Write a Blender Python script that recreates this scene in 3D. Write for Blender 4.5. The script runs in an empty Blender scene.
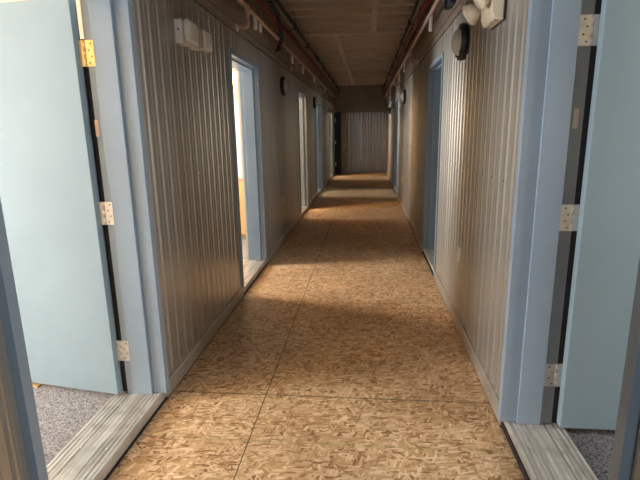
import bpy, bmesh, math, random
from mathutils import Vector, Matrix
random.seed(4)
S = bpy.context.scene
COL = S.collection
PI = math.pi

# ---------------------------------------------------------------- materials
def nt(name):
    m = bpy.data.materials.new(name); m.use_nodes = True
    t = m.node_tree; b = t.nodes['Principled BSDF']
    return m, t, b
def N(t, kind, **kw):
    n = t.nodes.new(kind)
    for k, v in kw.items():
        if k.startswith('i_'):
            key = k[2:].replace('_', ' ')
            n.inputs[key].default_value = v
        else: setattr(n, k, v)
    return n
def setp(b, col=None, rough=None, metal=None, spec=None):
    if col is not None: b.inputs['Base Color'].default_value = (*col, 1)
    if rough is not None: b.inputs['Roughness'].default_value = rough
    if metal is not None: b.inputs['Metallic'].default_value = metal
    if spec is not None: b.inputs['Specular IOR Level'].default_value = spec
def coords(t, scale=(1, 1, 1), rot=(0, 0, 0)):
    g = N(t, 'ShaderNodeNewGeometry'); mp = N(t, 'ShaderNodeMapping')
    mp.inputs['Scale'].default_value = scale; mp.inputs['Rotation'].default_value = rot
    t.links.new(g.outputs['Position'], mp.inputs['Vector'])
    return mp.outputs['Vector']
def ramp(t, fac, stops, interp='LINEAR'):
    r = N(t, 'ShaderNodeValToRGB'); r.color_ramp.interpolation = interp
    e = r.color_ramp.elements
    while len(e) < len(stops): e.new(.5)
    for k, (p, c) in enumerate(stops):
        e[k].position = p; e[k].color = (*c, 1) if len(c) == 3 else c
    if fac is not None: t.links.new(fac, r.inputs['Fac'])
    return r.outputs['Color']
def mix(t, fac, a, b, mode='MIX'):
    n = N(t, 'ShaderNodeMix', data_type='RGBA', blend_type=mode)
    for sock, v in ((n.inputs[0], fac), (n.inputs[6], a), (n.inputs[7], b)):
        if isinstance(v, (int, float)): sock.default_value = v
        elif isinstance(v, tuple): sock.default_value = (*v, 1)
        else: t.links.new(v, sock)
    return n.outputs[2]
def math_(t, op, a, b=None, c=None):
    n = N(t, 'ShaderNodeMath', operation=op)
    for k, v in enumerate((a, b, c)):
        if v is None: continue
        if isinstance(v, (int, float)): n.inputs[k].default_value = v
        else: t.links.new(v, n.inputs[k])
    return n.outputs[0]
def bump(t, b, h, strength=.2, dist=.002):
    n = N(t, 'ShaderNodeBump'); n.inputs['Strength'].default_value = strength; n.inputs['Distance'].default_value = dist
    t.links.new(h, n.inputs['Height']); t.links.new(n.outputs['Normal'], b.inputs['Normal'])

def simple(name, col, rough=.5, metal=0., var=.06, scale=6., bmp=0., spec=None, streak=(1, 1, 1)):
    m, t, b = nt(name); setp(b, col, rough, metal, spec)
    v = coords(t, streak)
    n = N(t, 'ShaderNodeTexNoise'); n.inputs['Scale'].default_value = scale; n.inputs['Detail'].default_value = 4
    t.links.new(v, n.inputs['Vector'])
    lo = tuple(c * (1 - var * 2) for c in col); hi = tuple(min(1, c * (1 + var * 2)) for c in col)
    t.links.new(ramp(t, n.outputs['Fac'], [(.3, lo), (.7, hi)]), b.inputs['Base Color'])
    if bmp: bump(t, b, n.outputs['Fac'], bmp)
    return m

def wall_mat(name, col, rough, metal, freq_axis='y'):
    m, t, b = nt(name); setp(b, col, rough, metal)
    sc = (3, 34, .05) if freq_axis == 'y' else (40, 3, .05)
    v = coords(t, sc)
    n = N(t, 'ShaderNodeTexNoise'); n.inputs['Scale'].default_value = 1; n.inputs['Detail'].default_value = 5
    t.links.new(v, n.inputs['Vector'])
    lo = tuple(c * .93 for c in col); hi = tuple(c * 1.06 for c in col)
    n2 = N(t, 'ShaderNodeTexNoise'); n2.inputs['Scale'].default_value = 1; n2.inputs['Detail'].default_value = 3
    t.links.new(coords(t, (1.5, 14, .05) if freq_axis == 'y' else (14, 1.5, .05)), n2.inputs['Vector'])
    cc = ramp(t, n.outputs['Fac'], [(.3, lo), (.7, hi)])
    t.links.new(mix(t, 1., cc, ramp(t, n2.outputs['Fac'], [(.35, (.90, .89, .88)), (.65, (1.08, 1.08, 1.08))]), 'MULTIPLY'), b.inputs['Base Color'])
    r = N(t, 'ShaderNodeMapRange'); r.inputs['From Min'].default_value = .3; r.inputs['From Max'].default_value = .7
    r.inputs['To Min'].default_value = rough - .07; r.inputs['To Max'].default_value = rough + .07
    t.links.new(n.outputs['Fac'], r.inputs['Value']); t.links.new(r.outputs[0], b.inputs['Roughness'])
    bump(t, b, n.outputs['Fac'], .12, .003)
    return m

def osb_mat():
    m, t, b = nt('osb_board'); setp(b, (.5, .3, .14), .5, 0, .35)
    base = None; hgt = None
    # stacked layers of long wood flakes, each layer turned another way
    layers = [(0.3, 24, 60), (1.25, 20, 52), (2.2, 17, 50), (-.55, 19, 58), (.85, 22, 66), (1.9, 26, 75), (-.1, 30, 90)]
    dark, mid, lite = (.28, .13, .055), (.60, .385, .205), (.93, .76, .53)
    g = N(t, 'ShaderNodeNewGeometry')
    wob = N(t, 'ShaderNodeTexNoise'); wob.inputs['Scale'].default_value = 5; t.links.new(g.outputs['Position'], wob.inputs['Vector'])
    add = N(t, 'ShaderNodeVectorMath', operation='MULTIPLY_ADD')
    t.links.new(wob.outputs['Color'], add.inputs[0]); add.inputs[1].default_value = (.05, .05, 0)
    t.links.new(g.outputs['Position'], add.inputs[2])
    for k, (ang, lx, ly) in enumerate(layers):
        r = N(t, 'ShaderNodeMapping'); r.inputs['Rotation'].default_value = (0, 0, ang); r.inputs['Location'].default_value = (k * 3.7, k * 1.3, 0)
        t.links.new(add.outputs[0], r.inputs['Vector'])
        s = N(t, 'ShaderNodeMapping'); s.inputs['Scale'].default_value = (lx * .8, ly * 1.2, 0)
        t.links.new(r.outputs[0], s.inputs['Vector'])
        vo = N(t, 'ShaderNodeTexVoronoi'); vo.inputs['Scale'].default_value = 1; vo.inputs['Randomness'].default_value = 1
        vo.voronoi_dimensions = '2D'
        t.links.new(s.outputs[0], vo.inputs['Vector'])
        sep = N(t, 'ShaderNodeSeparateColor'); t.links.new(vo.outputs['Color'], sep.inputs[0])
        # wood grain inside a flake
        gs = N(t, 'ShaderNodeMapping'); gs.inputs['Scale'].default_value = (lx * 1.2, ly * 9, 0)
        t.links.new(r.outputs[0], gs.inputs['Vector'])
        gn = N(t, 'ShaderNodeTexNoise'); gn.noise_dimensions = '2D'; gn.inputs['Scale'].default_value = 1; t.links.new(gs.outputs[0], gn.inputs['Vector'])
        f = math_(t, 'MULTIPLY_ADD', gn.outputs['Fac'], .35, math_(t, 'MULTIPLY_ADD', sep.outputs[1], .8, -.08))
        c = ramp(t, f, [(.08, dark), (.34, mid), (.62, (.72, .50, .29)), (.95, lite)])
        if base is None: base, hgt = c, sep.outputs[1]
        else:
            mask = math_(t, 'GREATER_THAN', sep.outputs[0], .62)
            base = mix(t, mask, base, c)
            mh = N(t, 'ShaderNodeMix'); t.links.new(mask, mh.inputs[0]); t.links.new(hgt, mh.inputs[2]); t.links.new(sep.outputs[2], mh.inputs[3])
            hgt = mh.outputs[0]
    # large soft tone differences of the boards
    bn = N(t, 'ShaderNodeTexNoise'); bn.inputs['Scale'].default_value = 1.6; bn.inputs['Detail'].default_value = 5
    t.links.new(g.outputs['Position'], bn.inputs['Vector'])
    base = mix(t, 1., base, ramp(t, bn.outputs['Fac'], [(.3, (.80, .76, .72)), (.7, (1.12, 1.1, 1.06))]), 'MULTIPLY')
    # seams between boards and a faint printed guide line
    sx = N(t, 'ShaderNodeSeparateXYZ'); t.links.new(g.outputs['Position'], sx.inputs[0])
    X, Y = sx.outputs[0], sx.outputs[1]
    s1 = math_(t, 'LESS_THAN', math_(t, 'ABSOLUTE', math_(t, 'ADD', X, .553)), .0026)
    ym = math_(t, 'ABSOLUTE', math_(t, 'SUBTRACT', math_(t, 'PINGPONG', math_(t, 'ADD', Y, -2.33), 1.22), 0))
    s2 = math_(t, 'LESS_THAN', ym, .0032)
    # the board joints right of the long seam are every 2.44 m, left of it too
    seam = math_(t, 'MAXIMUM', s1, s2)
    base = mix(t, math_(t, 'MULTIPLY', seam, .95), base, (.045, .05, .02))
    g1 = math_(t, 'LESS_THAN', math_(t, 'ABSOLUTE', math_(t, 'ADD', Y, -1.93)), .004)
    gx = N(t, 'ShaderNodeTexNoise'); gx.inputs['Scale'].default_value = 7; t.links.new(g.outputs['Position'], gx.inputs['Vector'])
    gm = math_(t, 'MULTIPLY', g1, math_(t, 'MULTIPLY', gx.outputs['Fac'], .55))
    base = mix(t, gm, base, (.12, .25, .08))
    t.links.new(base, b.inputs['Base Color'])
    bump(t, b, hgt, .25, .0015)
    b.inputs['Roughness'].default_value = .5
    return m

def carpet_mat(name, lo, hi):
    m, t, b = nt(name); setp(b, lo, .95, 0, .1)
    v = coords(t)
    n = N(t, 'ShaderNodeTexNoise'); n.inputs['Scale'].default_value = 260; n.inputs['Detail'].default_value = 3; t.links.new(v, n.inputs['Vector'])
    w = N(t, 'ShaderNodeTexVoronoi'); w.inputs['Scale'].default_value = 170; t.links.new(v, w.inputs['Vector'])
    se = N(t, 'ShaderNodeSeparateColor'); t.links.new(w.outputs['Color'], se.inputs[0])
    f = math_(t, 'MULTIPLY_ADD', se.outputs[0], .6, math_(t, 'MULTIPLY', n.outputs['Fac'], .4))
    t.links.new(ramp(t, f, [(.2, lo), (.8, hi)]), b.inputs['Base Color'])
    bump(t, b, f, .6, .004)
    return m

def sill_mat():
    m, t, b = nt('brushed_aluminium_sill'); setp(b, (.5, .49, .46), .42, .55)
    v = coords(t, (60, 2.5, 1))
    n = N(t, 'ShaderNodeTexNoise'); n.inputs['Scale'].default_value = 1; n.inputs['Detail'].default_value = 5; t.links.new(v, n.inputs['Vector'])
    d = N(t, 'ShaderNodeTexNoise'); d.inputs['Scale'].default_value = 14; d.inputs['Detail'].default_value = 6; t.links.new(coords(t), d.inputs['Vector'])
    c = ramp(t, n.outputs['Fac'], [(.3, (.44, .42, .38)), (.7, (.90, .87, .82))])
    c = mix(t, ramp(t, d.outputs['Fac'], [(.48, (0, 0, 0)), (.7, (.55, .55, .55))]), c, (.40, .36, .31))
    t.links.new(c, b.inputs['Base Color']); bump(t, b, n.outputs['Fac'], .25, .001)
    return m

def wood_mat(name, a, c):
    m, t, b = nt(name); setp(b, a, .5)
    n = N(t, 'ShaderNodeTexNoise'); n.inputs['Scale'].default_value = 1; n.inputs['Detail'].default_value = 4
    t.links.new(coords(t, (30, 30, 2)), n.inputs['Vector'])
    t.links.new(ramp(t, n.outputs['Fac'], [(.3, a), (.7, c)]), b.inputs['Base Color'])
    return m
def glow(name, col, st):
    m, t, b = nt(name); setp(b, (.8, .75, .6), .4)
    b.inputs['Emission Color'].default_value = (*col, 1); b.inputs['Emission Strength'].default_value = st
    return m
def glass_mat(name):
    m, t, b = nt(name); setp(b, (.95, .97, 1), .02); b.inputs['Transmission Weight'].default_value = 1; b.inputs['IOR'].default_value = 1.05
    return m

M = dict(
    wall=wall_mat('taupe_coated_steel', (.445, .435, .40), .33, .60),
    endwall=wall_mat('taupe_coated_steel_end', (.42, .385, .34), .30, .6, 'x'),
    upper=wall_mat('taupe_upper_band', (.32, .265, .205), .5, .3),
    rail=simple('taupe_base_rail', (.42, .38, .33), .42, .4, .08, 5),
    ceil=simple('taupe_ceiling_sheet', (.47, .375, .285), .5, .1, .07, 3),
    ceilseam=simple('pale_ceiling_strip', (.62, .52, .43), .5, .1, .06, 5),
    osb=osb_mat(),
    frame=simple('slate_blue_paint', (.265, .345, .435), .38, 0, .03, 3),
    leaf=simple('blue_grey_door_skin', (.255, .345, .405), .7, 0, .03, 2, spec=.25),
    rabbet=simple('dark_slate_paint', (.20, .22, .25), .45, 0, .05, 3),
    matblack=simple('matte_black', (.012, .011, .011), .7),
    steel=simple('satin_steel', (.66, .64, .60), .38, .5, .05, 30),
    brass=simple('brass_hinge', (.86, .64, .28), .32, .5, .05, 30),
    screw=simple('dark_screw', (.16, .13, .10), .4, .7),
    patch=simple('raw_pinkish_putty', (.58, .46, .38), .7),
    carpet=carpet_mat('grey_carpet', (.12, .12, .13), (.46, .45, .47)),
    carpet2=carpet_mat('charcoal_carpet', (.04, .04, .045), (.22, .22, .24)),
    sill=sill_mat(),
    beige=simple('beige_partition', (.62, .53, .40), .6),
    white=simple('white_room_panel', (.72, .74, .74), .5),
    plastic=simple('white_plastic', (.80, .77, .72), .4, 0, .03, 20),
    cream=simple('cream_plastic', (.74, .66, .52), .35, 0, .03, 20),
    black=simple('black_plastic', (.015, .015, .017), .4),
    dome=simple('frosted_dome', (.50, .49, .43), .18, 0, .02, 4),
    cpvc=simple('salmon_plastic_pipe', (.50, .30, .20), .38, 0, .05, 14),
    cpvcp=simple('pale_pink_plastic_pipe', (.60, .42, .37), .4, 0, .05, 14),
    red=simple('dark_red_coated_pipe', (.13, .010, .012), .5, 0, .06, 12),
    blue=simple('navy_cable_sheath', (.022, .034, .06), .5),
    tray=simple('black_tray_rail', (.018, .015, .013), .5),
    tan=simple('tan_conduit', (.32, .25, .18), .5),
    palew=simple('off_white_sleeve', (.85, .80, .76), .5),
    wood=wood_mat('honey_wood', (.50, .28, .10), (.68, .42, .18)),
    wedge=wood_mat('pine_wedge', (.55, .36, .16), (.75, .52, .27)),
    lamp=glow('warm_lamp_glass', (1, .60, .17), 14),
    cord=simple('room_end_wall', (.30, .27, .24), .6),
    darkleaf=simple('black_grey_door_skin', (.03, .032, .036), .5),
    brownleaf=simple('taupe_door_skin', (.30, .26, .20), .45, .2),
    chrome=simple('chrome', (.8, .8, .8), .15, 1),
    sign=simple('pale_sign_face', (.40, .37, .31), .5),
    glass=glass_mat('window_glass'),
)

# ---------------------------------------------------------------- mesh helpers
def box(bm, x0, x1, y0, y1, z0, z1):
    v = [bm.verts.new((x, y, z)) for x in (x0, x1) for y in (y0, y1) for z in (z0, z1)]
    for f in ((0, 1, 3, 2), (4, 6, 7, 5), (0, 4, 5, 1), (2, 3, 7, 6), (0, 2, 6, 4), (1, 5, 7, 3)):
        bm.faces.new([v[i] for i in f])
    return v
def cyl(bm, p, q, r, seg=14, r2=None, caps=True):
    p, q = Vector(p), Vector(q); d = (q - p).normalized()
    a = d.orthogonal().normalized(); b = d.cross(a); r2 = r if r2 is None else r2
    A = [bm.verts.new(p + (a * math.cos(2 * PI * k / seg) + b * math.sin(2 * PI * k / seg)) * r) for k in range(seg)]
    B = [bm.verts.new(q + (a * math.cos(2 * PI * k / seg) + b * math.sin(2 * PI * k / seg)) * r2) for k in range(seg)]
    for k in range(seg):
        bm.faces.new((A[k], A[(k + 1) % seg], B[(k + 1) % seg], B[k])).smooth = True
    if caps: bm.faces.new(A[::-1]); bm.faces.new(B)
def tube(bm, pts, r, seg=10):
    """a bent pipe through the points"""
    pts = [Vector(p) for p in pts]; rings = []
    ref = Vector((0.13, .2, .97)).normalized()
    for k, p in enumerate(pts):
        d = (pts[min(k + 1, len(pts) - 1)] - pts[max(k - 1, 0)]).normalized()
        a = (ref - d * ref.dot(d)); a = a.normalized() if a.length > .05 else d.orthogonal().normalized(); b = d.cross(a)
        rings.append([bm.verts.new(p + (a * math.cos(2 * PI * i / seg) + b * math.sin(2 * PI * i / seg)) * r) for i in range(seg)])
    for A, B in zip(rings, rings[1:]):
        for i in range(seg): bm.faces.new((A[i], A[(i + 1) % seg], B[(i + 1) % seg], B[i])).smooth = True
    bm.faces.new(rings[0][::-1]); bm.faces.new(rings[-1])
def lathe(bm, c, axis, prof, seg=32):
    """prof: (distance along axis, radius)"""
    c, d = Vector(c), Vector(axis).normalized(); a = d.orthogonal().normalized(); b = d.cross(a); rings = []
    for h, r in prof:
        rings.append([bm.verts.new(c + d * h + (a * math.cos(2 * PI * i / seg) + b * math.sin(2 * PI * i / seg)) * max(r, 1e-4)) for i in range(seg)])
    for A, B in zip(rings, rings[1:]):
        for i in range(seg): bm.faces.new((A[i], A[(i + 1) % seg], B[(i + 1) % seg], B[i])).smooth = True
    bm.faces.new(rings[0][::-1]); bm.faces.new(rings[-1])
def prism(bm, pts, axis, t):
    """closed 3-D outline pushed along axis by t"""
    ax = Vector(axis) * t
    A = [bm.verts.new(Vector(p)) for p in pts]; B = [bm.verts.new(Vector(p) + ax) for p in pts]
    n = len(A); bm.faces.new(A[::-1]); bm.faces.new(B)
    for k in range(n): bm.faces.new((A[k], A[(k + 1) % n], B[(k + 1) % n], B[k]))
def obj(name, fn, m, parent=None, bev=0, **kw):
    bm = bmesh.new(); fn(bm)
    bmesh.ops.recalc_face_normals(bm, faces=bm.faces)
    me = bpy.data.meshes.new(name)
    top = parent
    while top is not None and top.parent is not None: top = top.parent
    if top is not None: bmesh.ops.translate(bm, verts=bm.verts, vec=-top.matrix_basis.translation)
    bm.to_mesh(me); bm.free()
    me.materials.append(m)
    o = bpy.data.objects.new(name, me); COL.objects.link(o)
    if parent is not None: o.parent = parent
    if bev:
        b = o.modifiers.new('bev', 'BEVEL'); b.width = bev; b.segments = 2; b.limit_method = 'ANGLE'; b.angle_limit = .7
    for k, v in kw.items(): o[k] = v
    return o
def empty(name, loc, label, cat, group=None, kind=None):
    e = bpy.data.objects.new(name, None); COL.objects.link(e); e.location = loc; e.empty_display_size = .1
    e['label'] = label; e['category'] = cat
    if group: e['group'] = group
    if kind: e['kind'] = kind
    return e
def bx(*a): return lambda bm: box(bm, *a)
def bxs(*L): return lambda bm: [box(bm, *a) for a in L]
def struct(name, fn, m, label, cat, **kw): return obj(name, fn, m, None, label=label, category=cat, kind='structure', **kw)

XL, XR, YB, YE, HC = -1.10, .67, -3.0, 16.5, 2.88
TH = .22                                   # corridor wall thickness
# door openings: (near outer edge y, far outer edge y)
LD = [(-2.57, -1.56), (1.24, 2.25), (3.90, 4.95), (7.74, 8.75), (10.43, 11.44), (14.24, 15.25)]
RD = [(-2.02, -.98), (1.10, 2.12), (4.48, 5.50), (10.75, 11.77)]
HEAD = 2.085

# ---------------------------------------------------------------- floor, ceiling, walls
struct('floor', bx(XL - .001, XR + .001, YB, YE + .1, -.06, 0), M['osb'], 'tan oriented strand board corridor floor with dark seams', 'floor')

def ceiling(bm):
    y = YB; P = []
    while y < YE:
        P += [(y, HC), (y + .35, HC), (y + .358, HC - .020), (y + .392, HC - .020)]
        y += .40
    P.append((YE, HC))
    P = [(min(a, YE), b) for a, b in P]
    # sheet with cross ribs
    A = [bm.verts.new((XL - .02, a, b)) for a, b in P]; B = [bm.verts.new((XR + .02, a, b)) for a, b in P]
    C = [bm.verts.new((XL - .02, a, HC + .05)) for a, b in P]; D = [bm.verts.new((XR + .02, a, HC + .05)) for a, b in P]
    for k in range(len(P) - 1):
        if P[k + 1][0] - P[k][0] < 1e-6: continue
        bm.faces.new((A[k], A[k + 1], B[k + 1], B[k])); bm.faces.new((C[k], D[k], D[k + 1], C[k + 1]))
ce = struct('ceiling', ceiling, M['ceil'], 'ribbed taupe sheet metal corridor ceiling', 'ceiling')
for ys in (3.65, 7.72, 11.8, 15.9):
    obj('joint_strip', bx(-.97, .57, ys - .018, ys + .018, HC - .034, HC - .0005), M['ceilseam'], ce)
for (x0, y0, y1) in ((.045, 3.66, 7.70), (-.52, 7.74, 11.78), (-.50, 11.82, 15.88), (-.2, -.5, 3.63)):
    obj('cover_strip', bxs((x0, x0 + .085, y0, y1, HC - .024, HC - .0005), (x0 + .012, x0 + .073, y0, y1, HC - .030, HC - .023)), M['ceilseam'], ce)

def sheet(bm, side, y0, y1, z0, z1):
    """ribbed steel sheet facing the corridor, between y0 and y1"""
    X = XL if side < 0 else XR; s = 1 if side < 0 else -1
    pitch = .108; P = [(y0, 0.)]
    k0 = math.ceil(y0 / pitch)
    y = k0 * pitch
    while y < y1 - .02:
        if y > y0 + .02: P += [(y - .017, 0), (y - .005, .0062), (y + .005, .0062), (y + .017, 0)]
        # shallow micro grooves between two ribs
        for g in (.054,):
            if y + g + .006 < y1 - .02 and y + g > y0 + .02: P += [(y + g - .004, 0), (y + g, -.0016), (y + g + .004, 0)]
        y += pitch
    P.append((y1, 0.))
    F = [(bm.verts.new((X + s * d, a, z0)), bm.verts.new((X + s * d, a, z1))) for a, d in P]
    bk = X - s * .03
    R = [(bm.verts.new((bk, a, z0)), bm.verts.new((bk, a, z1))) for a, d in P]
    for a, b in zip(F, F[1:]): bm.faces.new((a[0], b[0], b[1], a[1]))
    for a, b in zip(R, R[1:]): bm.faces.new((a[0], a[1], b[1], b[0]))
    for a, b in ((F[0], R[0]), (F[-1], R[-1])): bm.faces.new((a[0], a[1], b[1], b[0]))

def spans(doors):
    out = []; y = YB
    for a, b in doors: out.append((y, a)); y = b
    out.append((y, YE)); return out
ZS = 2.245
def wall(side, doors):
    X = XL if side < 0 else XR; s = 1 if side < 0 else -1
    def core(bm):
        for a, b in spans(doors): box(bm, X - s * .031, X - s * TH, a, b, -.06, HC + .05)
        for a, b in doors: box(bm, X - s * .031, X - s * TH, a, b, HEAD, HC + .05)
    nm = 'left' if side < 0 else 'right'
    w = struct('wall_' + nm, core, M['beige'], 'ribbed taupe steel corridor wall ' + ('holding the white alarm boxes and five doorways' if side < 0 else 'with the twin head emergency light'), 'wall')
    for a, b in spans(doors):
        obj('ribbed_sheet', lambda bm: sheet(bm, side, a, b, .0, ZS), M['wall'], w)
    for a, b in doors: obj('ribbed_sheet', lambda bm: sheet(bm, side, a, b, HEAD, ZS), M['wall'], w)
    # upper band of flat sheets, joint every 1.2 m
    y = YB
    while y < YE:
        y2 = min(y + 1.22, YE)
        f = bxs((X - s * .03, X + s * .004, y + .002, y2 - .002, ZS + .012, ZS + .072), (X - s * .03, X + s * .002, y + .002, y2 - .002, ZS + .084, HC + .02))
        obj('upper_panel', f, M['upper'], w)
        y = y2
    obj('dark_joint', bx(*sorted((X - s * .028, X - s * .012)), YB, YE, ZS - .01, ZS + .1), M['matblack'], w)
    # base rail under each sheet
    for k, (a, b) in enumerate(spans(doors)):
        t = struct('baseboard_%s_%d' % (nm, k + 1), lambda bm: prism(bm, [(X, a, .012), (X + s * .016, a, .012), (X + s * .016, a, .088), (X + s * .009, a, .10), (X, a, .10)], (0, 1, 0), b - a),
               M['rail'], 'low taupe metal rail along the foot of the wall', 'baseboard')
        t['group'] = 'metal base rails along both corridor walls'
        obj('dark_gap', bx(*sorted((X - s * .01, X + s * .012)), a, b, 0.0005, .012), M['matblack'], t)
        n = 0; y = a + .12
        def rv(bm, a=a, b=b):
            y = a + .12
            while y < b - .05:
                lathe(bm, (X + s * .007, y, .125), (s, 0, 0), [(0, .0055), (.0025, .004), (.003, 0)], 8)
                lathe(bm, (X + s * .016, y + .1, .055), (s, 0, 0), [(0, .0055), (.0025, .004), (.003, 0)], 8)
                y += .216
        if b - a > .3: obj('rivet', rv, M['steel'], t, kind='stuff')
    def rivets(bm):
        for a, b in spans(doors):
            k = math.ceil((a + .05) / .108)
            while k * .108 < b - .05:
                if k % 2 == 0:
                    for z in (1.177, 2.19):
                        lathe(bm, (X + s * .007, k * .108, z), (s, 0, 0), [(0, .006), (.003, .004), (.0032, 0)], 8)
                k += 1
    obj('wall_rivet', rivets, M['screw'] if side > 0 else M['steel'], w, kind='stuff')
    return w
wall(-1, LD); wall(1, RD)

def endsheet(z0, z1, push):
    def fn(bm):
        pitch = .1; P = [(XL - .02, 0)]; x = XL + .06
        while x < XR - .02:
            P += [(x - .026, 0), (x - .010, .016), (x + .010, .016), (x + .026, 0)]; x += pitch
        P.append((XR + .02, 0)); Y = YE - push
        F = [(bm.verts.new((a, Y - d, z0)), bm.verts.new((a, Y - d, z1))) for a, d in P]
        R = [(bm.verts.new((a, YE + .12, z0)), bm.verts.new((a, YE + .12, z1))) for a, d in P]
        for a, b in zip(F, F[1:]): bm.faces.new((a[0], b[0], b[1], a[1]))
        for a, b in zip(R, R[1:]): bm.faces.new((a[0], a[1], b[1], b[0]))
        bm.faces.new([f[1] for f in F] + [r[1] for r in R[::-1]]) if False else None
    return fn
we = struct('wall_end', endsheet(0, 2.0, .012), M['endwall'], 'ribbed taupe steel wall closing the far end of the corridor', 'wall')
obj('upper_sheet', endsheet(2.01, HC + .03, .0), M['upper'], we)
obj('head_rail', bx(XL, XR, YE - .02, YE + .02, 1.995, 2.012), M['rail'], we)
obj('base_rail', bx(XL, XR, YE - .035, YE + .02, 0, .07), M['rail'], we)
# behind the camera the corridor ends in a glazed exit door
wb = struct('wall_rear', bxs((XL - .03, -.75, YB - .1, YB, 0, HC), (.32, XR + .03, YB - .1, YB, 0, HC), (-.75, .32, YB - .1, YB, 2.1, HC)), M['beige'], 'plain wall around the glazed exit at the near end', 'wall')

# ---------------------------------------------------------------- rooms behind the doors
def room(n, side, y0, y1, depth, carpet, win_y, ceil_z=2.62, ww=.8, wz=(1.0, 2.0)):
    s = 1 if side < 0 else -1
    xi = (XL if side < 0 else XR) - s * TH; xo = xi - s * depth; xm = xo - s * .14
    nm = 'room_%d' % n
    lo, hi = sorted((xi, xo)); L = nm.replace('_', ' ')
    fl = struct('floor_' + nm, bx(lo - (.0), hi, y0, y1, -.06, .035), carpet, 'speckled grey carpet inside a side room', 'carpet')
    fl['group'] = 'carpeted floors of the side rooms'
    cl = struct('ceiling_' + nm, bx(lo - .14, hi + .14, y0, y1, ceil_z, ceil_z + .05), M['beige'], 'beige ceiling of a side room', 'ceiling')
    cl['group'] = 'ceilings of the side rooms'
    a, b = sorted((xo, xm))
    ow = struct('wall_%s_outer' % nm, bxs((a, b, y0, win_y - ww / 2, -.06, ceil_z), (a, b, win_y + ww / 2, y1, -.06, ceil_z),
           (a, b, win_y - ww / 2, win_y + ww / 2, -.06, wz[0]), (a, b, win_y - ww / 2, win_y + ww / 2, wz[1], ceil_z)), M['white'], 'white outer wall of a side room with a window', 'wall')
    ow['group'] = 'outer walls of the side rooms'
    m = (a + b) / 2; f = .045
    wn = struct('window_%d' % n, bxs((m - .02, m + .02, win_y - ww / 2, win_y - ww / 2 + f, *wz), (m - .02, m + .02, win_y + ww / 2 - f, win_y + ww / 2, *wz),
           (m - .02, m + .02, win_y - ww / 2, win_y + ww / 2, wz[0], wz[0] + f), (m - .02, m + .02, win_y - ww / 2, win_y + ww / 2, wz[1] - f, wz[1])), M['white'], 'white framed window in the outer wall of a side room', 'window')
    wn['group'] = 'windows of the side rooms'
    for yy in (y0, y1):
        p = (y0 - .018, y0) if yy == y0 else (y1, y1 + .018)
        pw = struct('wall_%s_partition' % nm, bx(lo - .14, hi + .0, p[0], p[1], -.06, ceil_z + .05), M['beige'], 'beige partition between two side rooms', 'wall')
        pw['group'] = 'partitions between the side rooms'
    return xm, win_y, ww, wz

def daylight(name, loc, rot, sx, sy, power, col):
    l = bpy.data.lights.new(name, 'AREA'); l.shape = 'RECTANGLE'; l.size = sx; l.size_y = sy; l.energy = power; l.color = col
    o = bpy.data.objects.new(name, l); COL.objects.link(o); o.location = loc; o.rotation_euler = rot
    return o
DAYC = (1.0, .985, .965)
def room_lit(n, side, y0, y1, carpet, win_y, power, depth=2.5, col=DAYC, **kw):
    xm, wy, ww, wz = room(n, side, y0, y1, depth, carpet, win_y, **kw)
    s = 1 if side < 0 else -1
    # area light faces -Z locally; turn it to shine into the room through the window opening
    daylight('daylight', (xm - s * .03, wy, (wz[0] + wz[1]) / 2), (0, -s * PI / 2, 0), wz[1] - wz[0], ww, power, col)
E1 = 1.0
room_lit(1, -1, -.12, 3.07, M['carpet'], 1.05, 185 * E1, ww=1.3, depth=3.2)
room_lit(2, -1, 3.11, 6.32, M['carpet'], 4.45, 145 * E1)
room_lit(3, -1, 6.36, 9.57, M['carpet'], 8.25, 70 * E1)
room_lit(4, -1, 9.61, 12.82, M['carpet'], 10.93, 90 * E1)
room_lit(5, -1, 12.86, 16.5, M['carpet'], 14.74, 110 * E1)
room_lit(6, 1, -.12, 3.28, M['carpet2'], 1.35, 58 * E1, ww=1.1)
room_lit(7, 1, 3.32, 6.5, M['carpet2'], 4.9, 16 * E1)
room_lit(8, 1, 9.8, 13.0, M['carpet2'], 11.2, 25 * E1)
room_lit(9, -1, -3.4, -.16, M['carpet'], -2.0, 110 * E1)
room_lit(10, 1, -3.4, -.16, M['carpet2'], -1.5, 25 * E1)
daylight('exit_daylight', (-.215, YB - .06, 1.05), (PI / 2, 0, 0), 1.0, 2.0, 17, (.85, .93, 1.0))

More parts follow.
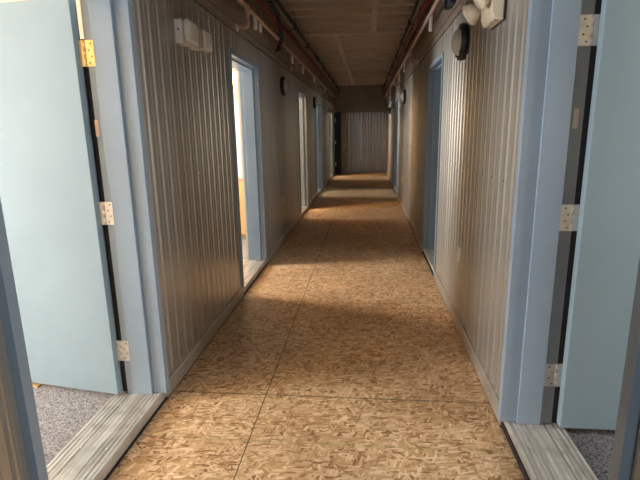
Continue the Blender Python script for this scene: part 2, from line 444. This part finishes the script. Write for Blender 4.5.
# ---------------------------------------------------------------- doors
DN = [0]
def door(side, y0, y1, hinge, swing, label, leaf_m=None, frame_m=None, hinge_mats=None, leaf=True, wide_sill=True, detail=True):
    """hinge: 'far' / 'near'; swing: opening angle in degrees into the room"""
    DN[0] += 1; n = DN[0]
    X = XL if side < 0 else XR; s = 1 if side < 0 else -1
    fm = frame_m or M['frame']; lm = leaf_m or M['leaf']
    e = empty('door_%d' % n, (X, (y0 + y1) / 2, 0), label, 'door', kind='structure')
    cw = .042; pj = .030 if abs(y1 - 2.2) < .2 else .014; ze = .183 if side < 0 else .205; cx = X + s * pj                    # casing width and face
    zt = HEAD
    def U(bm, xa, xb, w_out, w_in, zb):
        """upside-down U running around the opening between outer inset w_out and inner inset w_in"""
        a, b = sorted((xa, xb))
        box(bm, a, b, y0 + w_out, y0 + w_in, zb, zt - w_out); box(bm, a, b, y1 - w_in, y1 - w_out, zb, zt - w_out)
        box(bm, a, b, y0 + w_in, y1 - w_in, zt - w_in, zt - w_out)
    fr = obj('frame', lambda bm: (U(bm, cx, X - s * .045, 0, cw, .0605), U(bm, X - s * .045, X - s * .15, 0, cw + .016, .0605)), fm, e, bev=.002)
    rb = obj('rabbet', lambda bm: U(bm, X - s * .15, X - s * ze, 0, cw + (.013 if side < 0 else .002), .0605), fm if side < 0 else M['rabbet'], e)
    # seam line and step lines
    xs_, xe = X + s * .028, X - s * (TH + .02)
    def sill(bm):
        # extruded sill: ridged top
        xa, xb = X + s * .0, X - s * (TH + .035)
        P = [(xa, .0), (xa, .055)]; 
        w = abs(xb - xa); nR = 11
        P.append((xa - s * .004, .060))
        for k in range(nR):
            c = xa - s * (.02 + (w - .04) * k / (nR - 1)); dd = .0040 if k not in (4, 5, 6) else .0006
            P += [(c + s * .005, .060), (c + s * .003, .060 - dd), (c - s * .003, .060 - dd), (c - s * .005, .060)]
        P += [(xb + s * .004, .060), (xb, .052), (xb, 0)]
        prism(bm, [(p[0], y0, p[1]) for p in P], (0, 1, 0), y1 - y0)
    th = obj('threshold', sill, M['sill'], e)
    for k in range(3 if detail else 0):
        for xx in (.05, .17):
            obj('screw', lambda bm: lathe(bm, (X - s * xx, y0 + .16 + k * (y1 - y0 - .32) / 2, .060), (0, 0, 1), [(0, .007), (.002, .005), (.0022, 0)], 10), M['steel'], th)
    obj('gap_strip', bx(*sorted((X + s * .001, X + s * .008)), y0, y1, .0005, .010 if side < 0 else .030), M['matblack'], th)
    if not leaf: return e
    # leaf, opened into the room around the hinge line
    W = (y1 - y0) - 2 * cw - .006; T = .045
    sg = 1 if hinge == 'far' else -1
    hy = (y1 - cw) if hinge == 'far' else (y0 + cw)
    hx = X - s * (.209 if side < 0 else .222)                                # hinge knuckle line (room side)
    piv = Matrix.Translation((hx, hy + sg * .0, 0)) @ Matrix.Rotation(math.radians(swing) * sg * (-1 if side < 0 else 1), 4, 'Z')
    # closed leaf would run from the hinge towards -sg*y; leaf is on the corridor side of the knuckle
    def L(bm):
        a, b = sorted((0, s * T)); box(bm, a, b, *sorted((-sg * .006, -sg * (W + .006))), .068, HEAD - cw - .010)
        bm.transform(piv)
    lf = obj('leaf', L, lm, e, bev=.0025)
    if not detail: return e
    hm = hinge_mats or [M['steel']] * 3
    for zc, m in zip((.312, 1.05, 1.795), hm):
        # knuckle and two plates
        def K(bm, zc=zc):
            jy = hy - sg * (.0175 if side < 0 else .0035)
            kx = hx + s * .018
            for q in range(3): cyl(bm, (kx, jy + sg * .004, zc - .057 + q * .0385), (kx, jy + sg * .004, zc - .057 + q * .0385 + .0365), .0075, 12)
            a, b = sorted((kx + s * .004, X - s * (.146 if side < 0 else .152))); box(bm, a, b, *sorted((jy, jy + sg * .0045)), zc - .057, zc + .057)
            # plate on the leaf's edge: lies beside the knuckle, facing the corridor
            a, b = sorted((kx - s * .004, kx - s * .036)); box(bm, a, b, *sorted((jy + sg * .001, jy + sg * .004)), zc - .057, zc + .057)
        h = obj('hinge', K, m, e)
        jy = hy - sg * (.0175 if side < 0 else .0035)
        if max(abs(y1 - 2.2), 0) < .2:
            for q, dx in ((-.042, .008), (-.014, .022), (.014, .008), (.042, .022)):
                obj('screw', lambda bm: lathe(bm, (hx + s * (.030 + dx * .9), jy, zc + q), (0, -sg, 0), [(0, .0042), (.001, .003), (.0011, 0)], 8), M['screw'], h)
    # black strip added to keep the gap by the leaf edge dark, and a patch in the rabbet (strike position of another lock)
    obj('gap_filler', lambda bm: box(bm, *sorted((X - s * (ze + .001), X - s * (ze + ((.034 if side < 0 else .032))))), *sorted((hy + sg * .002, hy + sg * .016)), .062, 1.86 if side < 0 else 2.03), M['matblack'], e)
    if hinge == 'far':
        def pt(bm):
            a, b = sorted((X - s * .166, X - s * .186)); q = .014 if side < 0 else .0; box(bm, a, b, hy - .003 - q, hy + .002 - q, 1.42, 1.50)
        obj('filled_cutout', pt, M['patch'], e, bev=.006)
    # lever handle at the free edge
    def hd(bm):
        for t_ in (-s * .001, s * T + s * .001):
            o_ = -1 if t_ * s <= 0 else 1
            c = (t_, -sg * (W - .06), 1.0)
            lathe(bm, c, (s * o_, 0, 0), [(0, .026), (.008, .026), (.009, .012), (.045, .010), (.05, .010)], 16)
            cyl(bm, (t_ + s * o_ * .045, -sg * (W - .05), 1.0), (t_ + s * o_ * .045, -sg * (W - .18), 1.0), .009, 10)
        bm.transform(piv)
    obj('lever_handle', hd, M['steel'], lf)
    return e

door(-1, *LD[1], 'far', 99, 'wide open pale blue door with a brass top hinge, opposite the slate blue door', hinge_mats=[M['steel'], M['steel'], M['brass']])
d2 = door(-1, *LD[2], 'near', 88, 'open doorway with a glowing warm lamp showing inside its room')
d3 = door(-1, *LD[3], 'near', 88, 'third doorway along the alarm side, its jamb lit warm and bright')
d4 = door(-1, *LD[4], 'near', 88, 'blue framed doorway between the two brightly lit far doorways')
d5 = door(-1, *LD[5], 'near', 88, 'last brightly lit doorway before the black open door leaf')
door(1, *RD[1], 'far', 90, 'open slate blue door with steel hinges beside the emergency light wall')
door(1, *RD[2], 'near', 88, 'slate blue doorway just past the round bulkhead light')
door(1, *RD[3], 'near', 88, 'distant slate blue doorway past the second black rimmed light')
door(-1, *LD[0], 'near', 88, 'doorway at the near end of the corridor on the alarm box side', detail=False)
door(1, *RD[0], 'near', 88, 'doorway at the near end of the corridor on the emergency light side', detail=False)
# strike plate on the far jamb of the second doorway
def strike(bm):
    y = LD[2][1] - .044
    box(bm, XL - .185, XL - .158, y - .002, y + .003, 1.00, 1.13)
obj('strike_plate', lambda bm: strike(bm), M['steel'], d2)
obj('strike_hole', bx(XL - .178, XL - .166, LD[2][1] - .0475, LD[2][1] - .0455, 1.03, 1.10), M['matblack'], d2)

# end doors
e = empty('door_11', (-1.08, 16.2, 0), 'black open door leaf standing in the far corner of the corridor', 'door', kind='structure')
def slab(ax, ay, bx_, by, t, z0, z1):
    def fn(bm):
        d = Vector((bx_ - ax, by - ay, 0)); n = Vector((-d.y, d.x, 0)).normalized() * t
        prism(bm, [(ax, ay, z0), (bx_, by, z0), (bx_ + n.x, by + n.y, z0), (ax + n.x, ay + n.y, z0)], (0, 0, 1), z1 - z0)
    return fn
lf = obj('leaf', slab(-1.05, 15.78, -.845, 15.72, .045, .02, 2.0), M['darkleaf'], e)
obj('jamb', slab(-1.09, 15.40, -1.05, 15.40, .05, .0, 2.05), M['frame'], e)
for zc in (.35, 1.05, 1.75): obj('hinge', bx(-1.045, -1.0, 15.70, 15.72, zc - .06, zc + .06), M['steel'], e)
e = empty('door_12', (-.75, 15.7, 0), 'taupe door leaf with a small handle against the end wall', 'door', kind='structure')
lf = obj('leaf', slab(-.84, 15.72, -.655, 15.60, .045, .02, 1.975), M['brownleaf'], e)
def hd(bm):
    lathe(bm, (-.735, 15.655, .95), (-.5, -.86, 0), [(0, .026), (.01, .024), (.011, .011), (.04, .011)], 14)
    cyl(bm, (-.755, 15.62, .95), (-.70, 15.585, .95), .010, 10)
obj('lever_handle', hd, M['steel'], lf)

# ---------------------------------------------------------------- things on the walls
def bulkhead(side, y, z, label, first=[]):
    X = XL if side < 0 else XR; s = 1 if side < 0 else -1
    e = empty('bulkhead_light', (X + s * .004, y, z), label, 'wall light', 'round bulkhead lights on both corridor walls')
    x0 = X + s * .005
    obj('base_ring', lambda bm: lathe(bm, (x0, y, z), (s, 0, 0), [(0, .118), (.028, .120), (.042, .114), (.044, .092), (.03, .088)], 40), M['black'], e)
    obj('dome', lambda bm: lathe(bm, (x0, y, z), (s, 0, 0), [(.031, .0885)] + [(.036 + .055 * math.sin(a), .090 * math.cos(a)) for a in [k * PI / 2 / 9 for k in range(10)]], 40), M['dome'], e)
    for a in (.8, 2.4, 3.9, 5.5):
        cy, cz = y + .106 * math.cos(a), z + .106 * math.sin(a)
        obj('clip', bx(*sorted((x0 + s * .034, x0 + s * .05)), cy - .012, cy + .012, cz - .012, cz + .012), M['black'], e, bev=.003)
    return e
bulkhead(1, 3.53, 2.005, 'black rimmed round light below the twin head emergency lamp')
bulkhead(1, 8.65, 1.98, 'black rimmed round light far along, past the blue doorway on the lamp side')
bulkhead(-1, 6.30, 2.0, 'black rimmed round light between the lamp lit doorway and the next one')
bulkhead(-1, 10.02, 1.995, 'black rimmed round light just before the fourth doorway on the alarm side')

# twin-head emergency light on the right wall
e = empty('emergency_light', (XR, 2.52, 2.0), 'cream twin head emergency light box mounted high on the ribbed wall', 'emergency light')
def ebody(bm):
    pts = [(XR - .008, 2.56, 1.945), (XR - .055, 2.56, 1.950), (XR - .07, 2.56, 1.985), (XR - .07, 2.56, 2.12), (XR - .05, 2.56, 2.15), (XR - .008, 2.56, 2.15)]
    prism(bm, pts, (0, 1, 0), .23)
obj('housing', ebody, M['cream'], e, bev=.006)
obj('gasket', bx(XR - .012, XR - .004, 2.55, 2.80, 1.94, 2.155), M['black'], e)
def head(c, d):
    def fn(bm):
        c_ = Vector(c); d_ = Vector(d).normalized()
        lathe(bm, c_, d_, [(-.045, .018), (-.04, .034), (-.022, .046), (.0, .056), (.008, .059), (.014, .056), (.016, .0)], 28)
        cyl(bm, c_ - d_ * .045, (XR - .06, c_.y - .02, 2.03), .013, 10)
    return fn
for c, d in (((XR - .115, 2.83, 2.03), (-.55, .45, -.35)), ((XR - .115, 2.60, 2.06), (-.75, -.15, -.35))):
    h = obj('lamp_head', head(c, d), M['cream'], e)
for yy in (2.60, 2.675, 2.75):
    obj('screw', lambda bm: lathe(bm, (XR - .035, yy, 1.950), (0, 0, -1), [(0, .009), (.003, .008), (.0032, 0)], 10), M['screw'], e)

# alarm boxes on the left wall
e = empty('alarm_box', (XL, 2.86, 2.0), 'larger white alarm box with a raised round sounder above the first wall panel', 'alarm')
obj('back_box', bx(XL + .004, XL + .045, 2.80, 3.09, 1.935, 2.066), M['plastic'], e, bev=.006)
obj('raised_cover', bx(XL + .045, XL + .082, 2.825, 2.985, 1.942, 2.072), M['plastic'], e, bev=.022)
obj('grille', lambda bm: [cyl(bm, (XL + .081, 2.905, 2.005), (XL + .0835, 2.905, 2.005), r, 28) for r in (.045,)], M['plastic'], e)
obj('knockout', lambda bm: cyl(bm, (XL + .025, 2.95, 1.937), (XL + .025, 2.95, 1.933), .011, 12), M['screw'], e)
obj('screw', lambda bm: cyl(bm, (XL + .026, 2.802, 2.01), (XL + .026, 2.798, 2.01), .006, 10), M['screw'], e)
e = empty('detector_box', (XL, 3.17, 2.0), 'smaller white detector box with rounded corners beside the alarm box', 'detector')
obj('back_box', bx(XL + .004, XL + .03, 3.17, 3.335, 1.958, 2.083), M['plastic'], e, bev=.006)
obj('raised_cover', bx(XL + .03, XL + .055, 3.175, 3.33, 1.962, 2.079), M['plastic'], e, bev=.012)
obj('sensor_window', lambda bm: lathe(bm, (XL + .055, 3.28, 2.0), (1, 0, 0), [(0, .022), (.004, .018), (.006, 0)], 18), M['plastic'], e)

def outlet(side, y, z, label):
    X = XL if side < 0 else XR; s = 1 if side < 0 else -1
    e = empty('outlet', (X, y, z), label, 'outlet', 'white outlet plates on the corridor walls')
    obj('cover_plate', bx(*sorted((X, X + s * .012)), y - .036, y + .036, z - .058, z + .058), M['plastic'], e, bev=.003)
    for za in (z - .042, z + .010): obj('socket', bx(*sorted((X + s * .012, X + s * .0145)), y - .017, y + .017, za, za + .032), M['palew'], e, bev=.004)
outlet(1, 3.36, .55, 'white outlet plate on the bright wall near the open slate blue door')
outlet(1, 9.0, .52, 'white outlet plate low on the wall past the slate blue doorway')
outlet(-1, 6.08, .55, 'white outlet plate on the dark wall below the round light')
outlet(-1, 9.33, .55, 'white outlet plate low on the dark wall between the third and fourth doorways')

e = empty('exit_sign', (XL, 13.4, 1.98), 'small pale box sign sticking out of the wall near the far end', 'sign')
obj('sign_face', bx(XL + .01, XL + .235, 13.38, 13.41, 1.91, 2.02), M['sign'], e, bev=.004)
obj('bracket', bx(XL + .0, XL + .02, 13.36, 13.43, 1.93, 2.0), M['plastic'], e)
e = empty('junction_box', (XR, 13.6, 1.95), 'small tan box with a dark outlet below it near the far end', 'box')
obj('back_box', bx(XR - .09, XR, 13.55, 13.68, 1.93, 2.02), M['tan'], e, bev=.004)
obj('plug', bx(XR - .07, XR - .03, 13.58, 13.64, 1.86, 1.93), M['black'], e, bev=.004)

# ---------------------------------------------------------------- pipes under the ceiling
def arc(c, r, a0, a1, u, v, n=6):
    c, u, v = Vector(c), Vector(u), Vector(v)
    return [c + u * r * math.cos(a0 + (a1 - a0) * k / n) + v * r * math.sin(a0 + (a1 - a0) * k / n) for k in range(n + 1)]
def sprinkler_run(side, xp, zp, taps, sleeves, label, tanpipe):
    X = XL if side < 0 else XR; s = 1 if side < 0 else -1
    e = empty('sprinkler_pipe', (xp, 6, zp), label, 'pipe')
    obj('main_pipe', lambda bm: cyl(bm, (xp, -1.5, zp), (xp, 16.45, zp), .0165, 16), tanpipe, e)
    def cps(bm):
        y = .9
        while y < 16: cyl(bm, (xp, y, zp), (xp, y + .07, zp), .021, 16); y += 1.55
    for k in range(10):
        y = .9 + 1.55 * k
        obj('coupling', lambda bm: cyl(bm, (xp, y, zp), (xp, y + .07, zp), .0205, 16), tanpipe, e)
    for y, hgt in taps:
        obj('tee', lambda bm: (cyl(bm, (xp, y - .04, zp), (xp, y + .04, zp), .022, 16), cyl(bm, (xp, y, zp), (xp, y, zp - .05), .021, 16)), M['cpvc'], e)
        def dr(bm):
            r = .035; zb = zp - hgt
            P = [(xp, y, zp - .02), (xp, y, zb + r)] + arc((xp - s * r, y, zb + r), r, 0, -PI / 2, (s, 0, 0), (0, 0, 1)) + [(X + s * .006, y, zb)]
            tube(bm, P, .0150, 12)
        dp = obj('drop_pipe', dr, M['cpvcp'], e)
        def el(bm):
            r = .035; zb = zp - hgt
            P = [(xp, y, zb + r + .028)] + arc((xp - s * r, y, zb + r), r, 0, -PI / 2, (s, 0, 0), (0, 0, 1)) + [(xp - s * (r + .02), y, zb)]
            tube(bm, P, .0205, 12)
        obj('elbow', el, M['cpvc'], dp)
        obj('wall_plate', lambda bm: lathe(bm, (X + s * .004, y, zp - hgt), (s, 0, 0), [(0, .035), (.006, .03), (.008, .02)], 20), M['plastic'], dp)
    for y, hgt in sleeves:
        obj('hanger', bx(*sorted((xp - s * .006, xp - s * .034)), y - .022, y + .022, zp - hgt, zp + .01), M['palew'], e, bev=.004)
    return e
sprinkler_run(-1, -1.0, 2.443, [(4.20, .15), (7.16, .13), (10.3, .13), (13.3, .13)], [(4.56, .10), (4.77, .085), (6.78, .11), (7.9, .12), (9.49, .10), (12.0, .1)],
              'salmon coloured sprinkler pipe high along the alarm box side', M['cpvc'])
sprinkler_run(1, .57, 2.455, [(6.70, .16), (10.4, .13), (14.2, .13)], [(4.85, .13), (6.99, .14), (8.09, .13), (9.34, .14), (13.05, .13)],
              'salmon coloured sprinkler pipe high along the emergency light side', M['cpvcp'])

# red coated pipes
e = empty('red_pipe', (-.955, 6, 2.56), 'dark red pipe dropping to a black fitting on the alarm box side', 'pipe')
def rl(bm):
    tube(bm, [(-.955, -1.5, 2.56), (-.955, 5.15, 2.56), (-.957, 5.45, 2.55), (-.96, 5.56, 2.50)], .022, 14)
    tube(bm, [(-.96, 5.60, 2.60), (-.98, 5.62, 2.5), (-1.0, 5.64, 2.36)], .017, 12)
    tube(bm, [(-.955, 5.6, 2.60), (-.955, 16.4, 2.60)], .022, 14)
obj('pipe', rl, M['red'], e)
obj('fitting', lambda bm: (cyl(bm, (-1.0, 5.64, 2.37), (-1.0, 5.64, 2.335), .022, 14), cyl(bm, (-1.0, 5.64, 2.335), (-1.04, 5.66, 2.33), .013, 12)), M['black'], e)
obj('sprinkler_head', lambda bm: lathe(bm, (-.95, 5.62, 2.335), (1, 0, -.3), [(0, .012), (.03, .010), (.032, .022), (.036, .022)], 14), M['chrome'], e)
e = empty('red_pipe', (.54, 6, 2.56), 'straight thick dark red pipe on the emergency light side', 'pipe')
obj('pipe', lambda bm: cyl(bm, (.545, -1.5, 2.565), (.545, 16.4, 2.565), .030, 18), M['red'], e)
for k in range(8):
    y = 1.4 + 2.0 * k
    obj('clamp', lambda bm: (cyl(bm, (.545, y, 2.565), (.545, y + .02, 2.565), .033, 18), box(bm, .54, .55, y, y + .02, 2.59, HC - .016)), M['tray'], e)

# navy cable bundle and black tray rails
e = empty('cable_bundle', (-.93, 4, 2.62), 'navy blue cable bundle running beside the red pipe to a loop', 'cable')
def cb(bm):
    for q in range(5):
        a = q * 2 * PI / 5; ox, oz = .014 * math.cos(a), .014 * math.sin(a)
        P = [(-.925 + ox, -1.5, 2.645 + oz)]
        for k in range(12): P.append((-.925 + ox + .008 * math.sin(k * 1.3 + q), .2 + k * .42, 2.645 + oz + .010 * math.sin(k * 1.1 + q * 2)))
        P += [(-.93 + ox, 5.25, 2.62 + oz), (-.94 + ox, 5.45, 2.56 + oz), (-.95 + ox, 5.55, 2.47 + oz), (-.97 + ox * .5, 5.60, 2.38)]
        tube(bm, P, .009, 8)
obj('cable', cb, M['blue'], e)
for y in (1.2, 2.4, 3.6, 4.8): obj('cable_tie', lambda bm: cyl(bm, (-.925, y, 2.645), (-.925, y + .012, 2.645), .027, 12), M['black'], e)

def tray(side, xs, label):
    e = empty('cable_tray', (xs[0], 6, 2.75), label, 'cable tray')
    s = 1 if side < 0 else -1
    obj('rail', bxs((*sorted((xs[0] - .008, xs[0] + .008)), -1.5, 16.45, 2.66, 2.70)), M['tray'], e)
    obj('conduit', lambda bm: cyl(bm, (xs[1], -1.5, 2.67), (xs[1], 16.45, 2.67), .016, 12), M['tan'], e)
    for k in range(12):
        y = .75 + k * 1.35
        obj('bracket', bxs((*sorted((xs[0] - .02, xs[0] + .02)), y, y + .035, 2.65, 2.715), (xs[0] - .003, xs[0] + .003, y + .012, y + .018, 2.71, HC - .012), (*sorted((xs[0], xs[1] - s * .02)), y, y + .02, 2.645, 2.655)), M['tray'], e)
tray(-1, (-.885, -.92), 'black rail and conduit hung under the ceiling on the alarm box side')
tray(1, (.50, .535), 'black rail and conduit hung under the ceiling on the emergency light side')
# corner angle between wall and ceiling
struct('trim_1', lambda bm: prism(bm, [(XL, YB, HC), (XL, YB, HC - .10), (XL + .03, YB, HC - .10), (XL + .11, YB, HC - .012), (XL + .11, YB, HC)], (0, 1, 0), YE - YB), M['upper'], 'taupe corner trim above the alarm box side pipes', 'trim')
struct('trim_2', lambda bm: prism(bm, [(XR, YB, HC), (XR, YB, HC - .10), (XR - .03, YB, HC - .10), (XR - .09, YB, HC - .012), (XR - .09, YB, HC)], (0, 1, 0), YE - YB), M['upper'], 'taupe corner trim above the emergency light side pipes', 'trim')

# small blue box high on the right wall
e = empty('wall_connector', (XR, 4.1, 2.42), 'small blue and black connector high on the wall beside the sprinkler pipe', 'connector')
obj('body', bx(XR - .05, XR - .004, 3.98, 4.12, 2.36, 2.43), M['blue'], e, bev=.006)
obj('cap', bx(XR - .06, XR - .01, 4.13, 4.20, 2.36, 2.44), M['black'], e, bev=.006)

# ---------------------------------------------------------------- things in the rooms
e = empty('door_wedge', (-1.93, 2.33, .035), 'small pale wooden wedge on the carpet under the open pale blue door', 'wedge')
def wd(bm): prism(bm, [(-1.99, 2.295, .035), (-1.86, 2.255, .035), (-1.86, 2.255, .043), (-1.99, 2.295, .066)], (.25, .97, 0), .045)
o = obj('wedge_body', wd, M['wedge'], e); 

# room behind the second doorway: lamp, white panel, wooden cabinet on the partition
e = empty('wall_lamp', (-1.72, 6.3, 2.1), 'glowing warm wall lamp inside the room of the second doorway', 'lamp')
obj('lamp_base', bx(-1.80, -1.60, 6.285, 6.32, 1.99, 2.20), M['plastic'], e, bev=.004)
obj('lamp_glass', lambda bm: lathe(bm, (-1.69, 6.285, 2.09), (0, -1, 0), [(0, .055), (.03, .05), (.055, .03), (.065, 0)], 20), M['lamp'], e)
pl = bpy.data.lights.new('lamp_glow', 'POINT'); pl.energy = 4; pl.color = (1, .62, .25); pl.shadow_soft_size = .06
po = bpy.data.objects.new('lamp_glow', pl); COL.objects.link(po); po.location = (-1.69, 6.12, 2.09)
e = empty('cabinet', (-1.75, 6.1, .035), 'honey coloured wooden cabinet seen through the second doorway', 'cabinet')
obj('carcass', bx(-2.3, -1.42, 5.98, 6.318, .10, .80), M['wood'], e, bev=.003)
obj('plinth', bx(-2.28, -1.45, 6.0, 6.315, .036, .10), M['brownleaf'], e)
for xa in (-2.28, -1.85): obj('cabinet_door', bx(xa, xa + .41, 5.963, 5.98, .12, .785), M['wood'], e, bev=.003)
e = empty('wall_board', (-1.75, 6.3, 1.5), 'white board above the wooden cabinet in the second room', 'board')
obj('board_panel', bx(-2.5, -1.40, 6.295, 6.318, .82, 1.82), M['white'], e, bev=.003)
obj('board_rail', bx(-2.5, -1.40, 6.285, 6.296, 1.33, 1.345), M['steel'], e)

# warm lamp in the third and fifth rooms, on their ceilings
for y, lab in ((.7, 'warm ceiling lamp in the room of the pale blue door'), (4.6, 'warm ceiling lamp in the room with the wooden cabinet'), (7.55, 'warm ceiling lamp in the room of the third doorway'), (14.0, 'warm ceiling lamp in the room of the last bright doorway')):
    e = empty('ceiling_lamp', (-3.0, y, 2.6), lab, 'lamp')
    obj('lamp_base', lambda bm: lathe(bm, (-3.0, y, 2.619), (0, 0, -1), [(0, .13), (.02, .13), (.022, .11)], 24), M['plastic'], e)
    obj('lamp_glass', lambda bm: lathe(bm, (-3.0, y, 2.598), (0, 0, -1), [(0, .11), (.03, .10), (.05, .06), (.058, 0)], 24), M['lamp'], e)
    pl = bpy.data.lights.new('lamp_glow', 'POINT'); pl.energy = (22 if y < 2 else 45) if y < 6 else 170; pl.color = (1, .58, .25); pl.shadow_soft_size = .08
    po = bpy.data.objects.new('lamp_glow', pl); COL.objects.link(po); po.location = (-3.0, y, 2.42)

# ---------------------------------------------------------------- world, camera
w = bpy.data.worlds.new('sky'); S.world = w; w.use_nodes = True
w.node_tree.nodes['Background'].inputs[0].default_value = (.75, .85, 1, 1); w.node_tree.nodes['Background'].inputs[1].default_value = .6

f = 472.
C = Vector((47, -110, f)); V = Vector((36, 2010, f))
Y = C.normalized(); D = (V - V.dot(Y) * Y).normalized(); Xv = D.cross(Y)
# image axes (right, down, forward) written in world axes
right = Vector((Xv[0], Y[0], -D[0])); down = Vector((Xv[1], Y[1], -D[1])); fwd = Vector((Xv[2], Y[2], -D[2]))
cam = bpy.data.cameras.new('camera'); co = bpy.data.objects.new('camera', cam); COL.objects.link(co)
m3 = Matrix((right, -down, -fwd)).transposed()
co.matrix_world = Matrix.Translation((0, 0, 1.43)) @ m3.to_4x4()
cam.sensor_width = 36; cam.lens = f / 640 * 36; cam.clip_start = .02
S.camera = co
S.view_settings.view_transform = 'Standard'; S.view_settings.look = 'None'; S.view_settings.gamma = 1
S.view_settings.exposure = 0.5
S.cycles.max_bounces = 10; S.cycles.diffuse_bounces = 6; S.cycles.glossy_bounces = 5
S.cycles.sample_clamp_indirect = 6
S.cycles.use_denoising = True
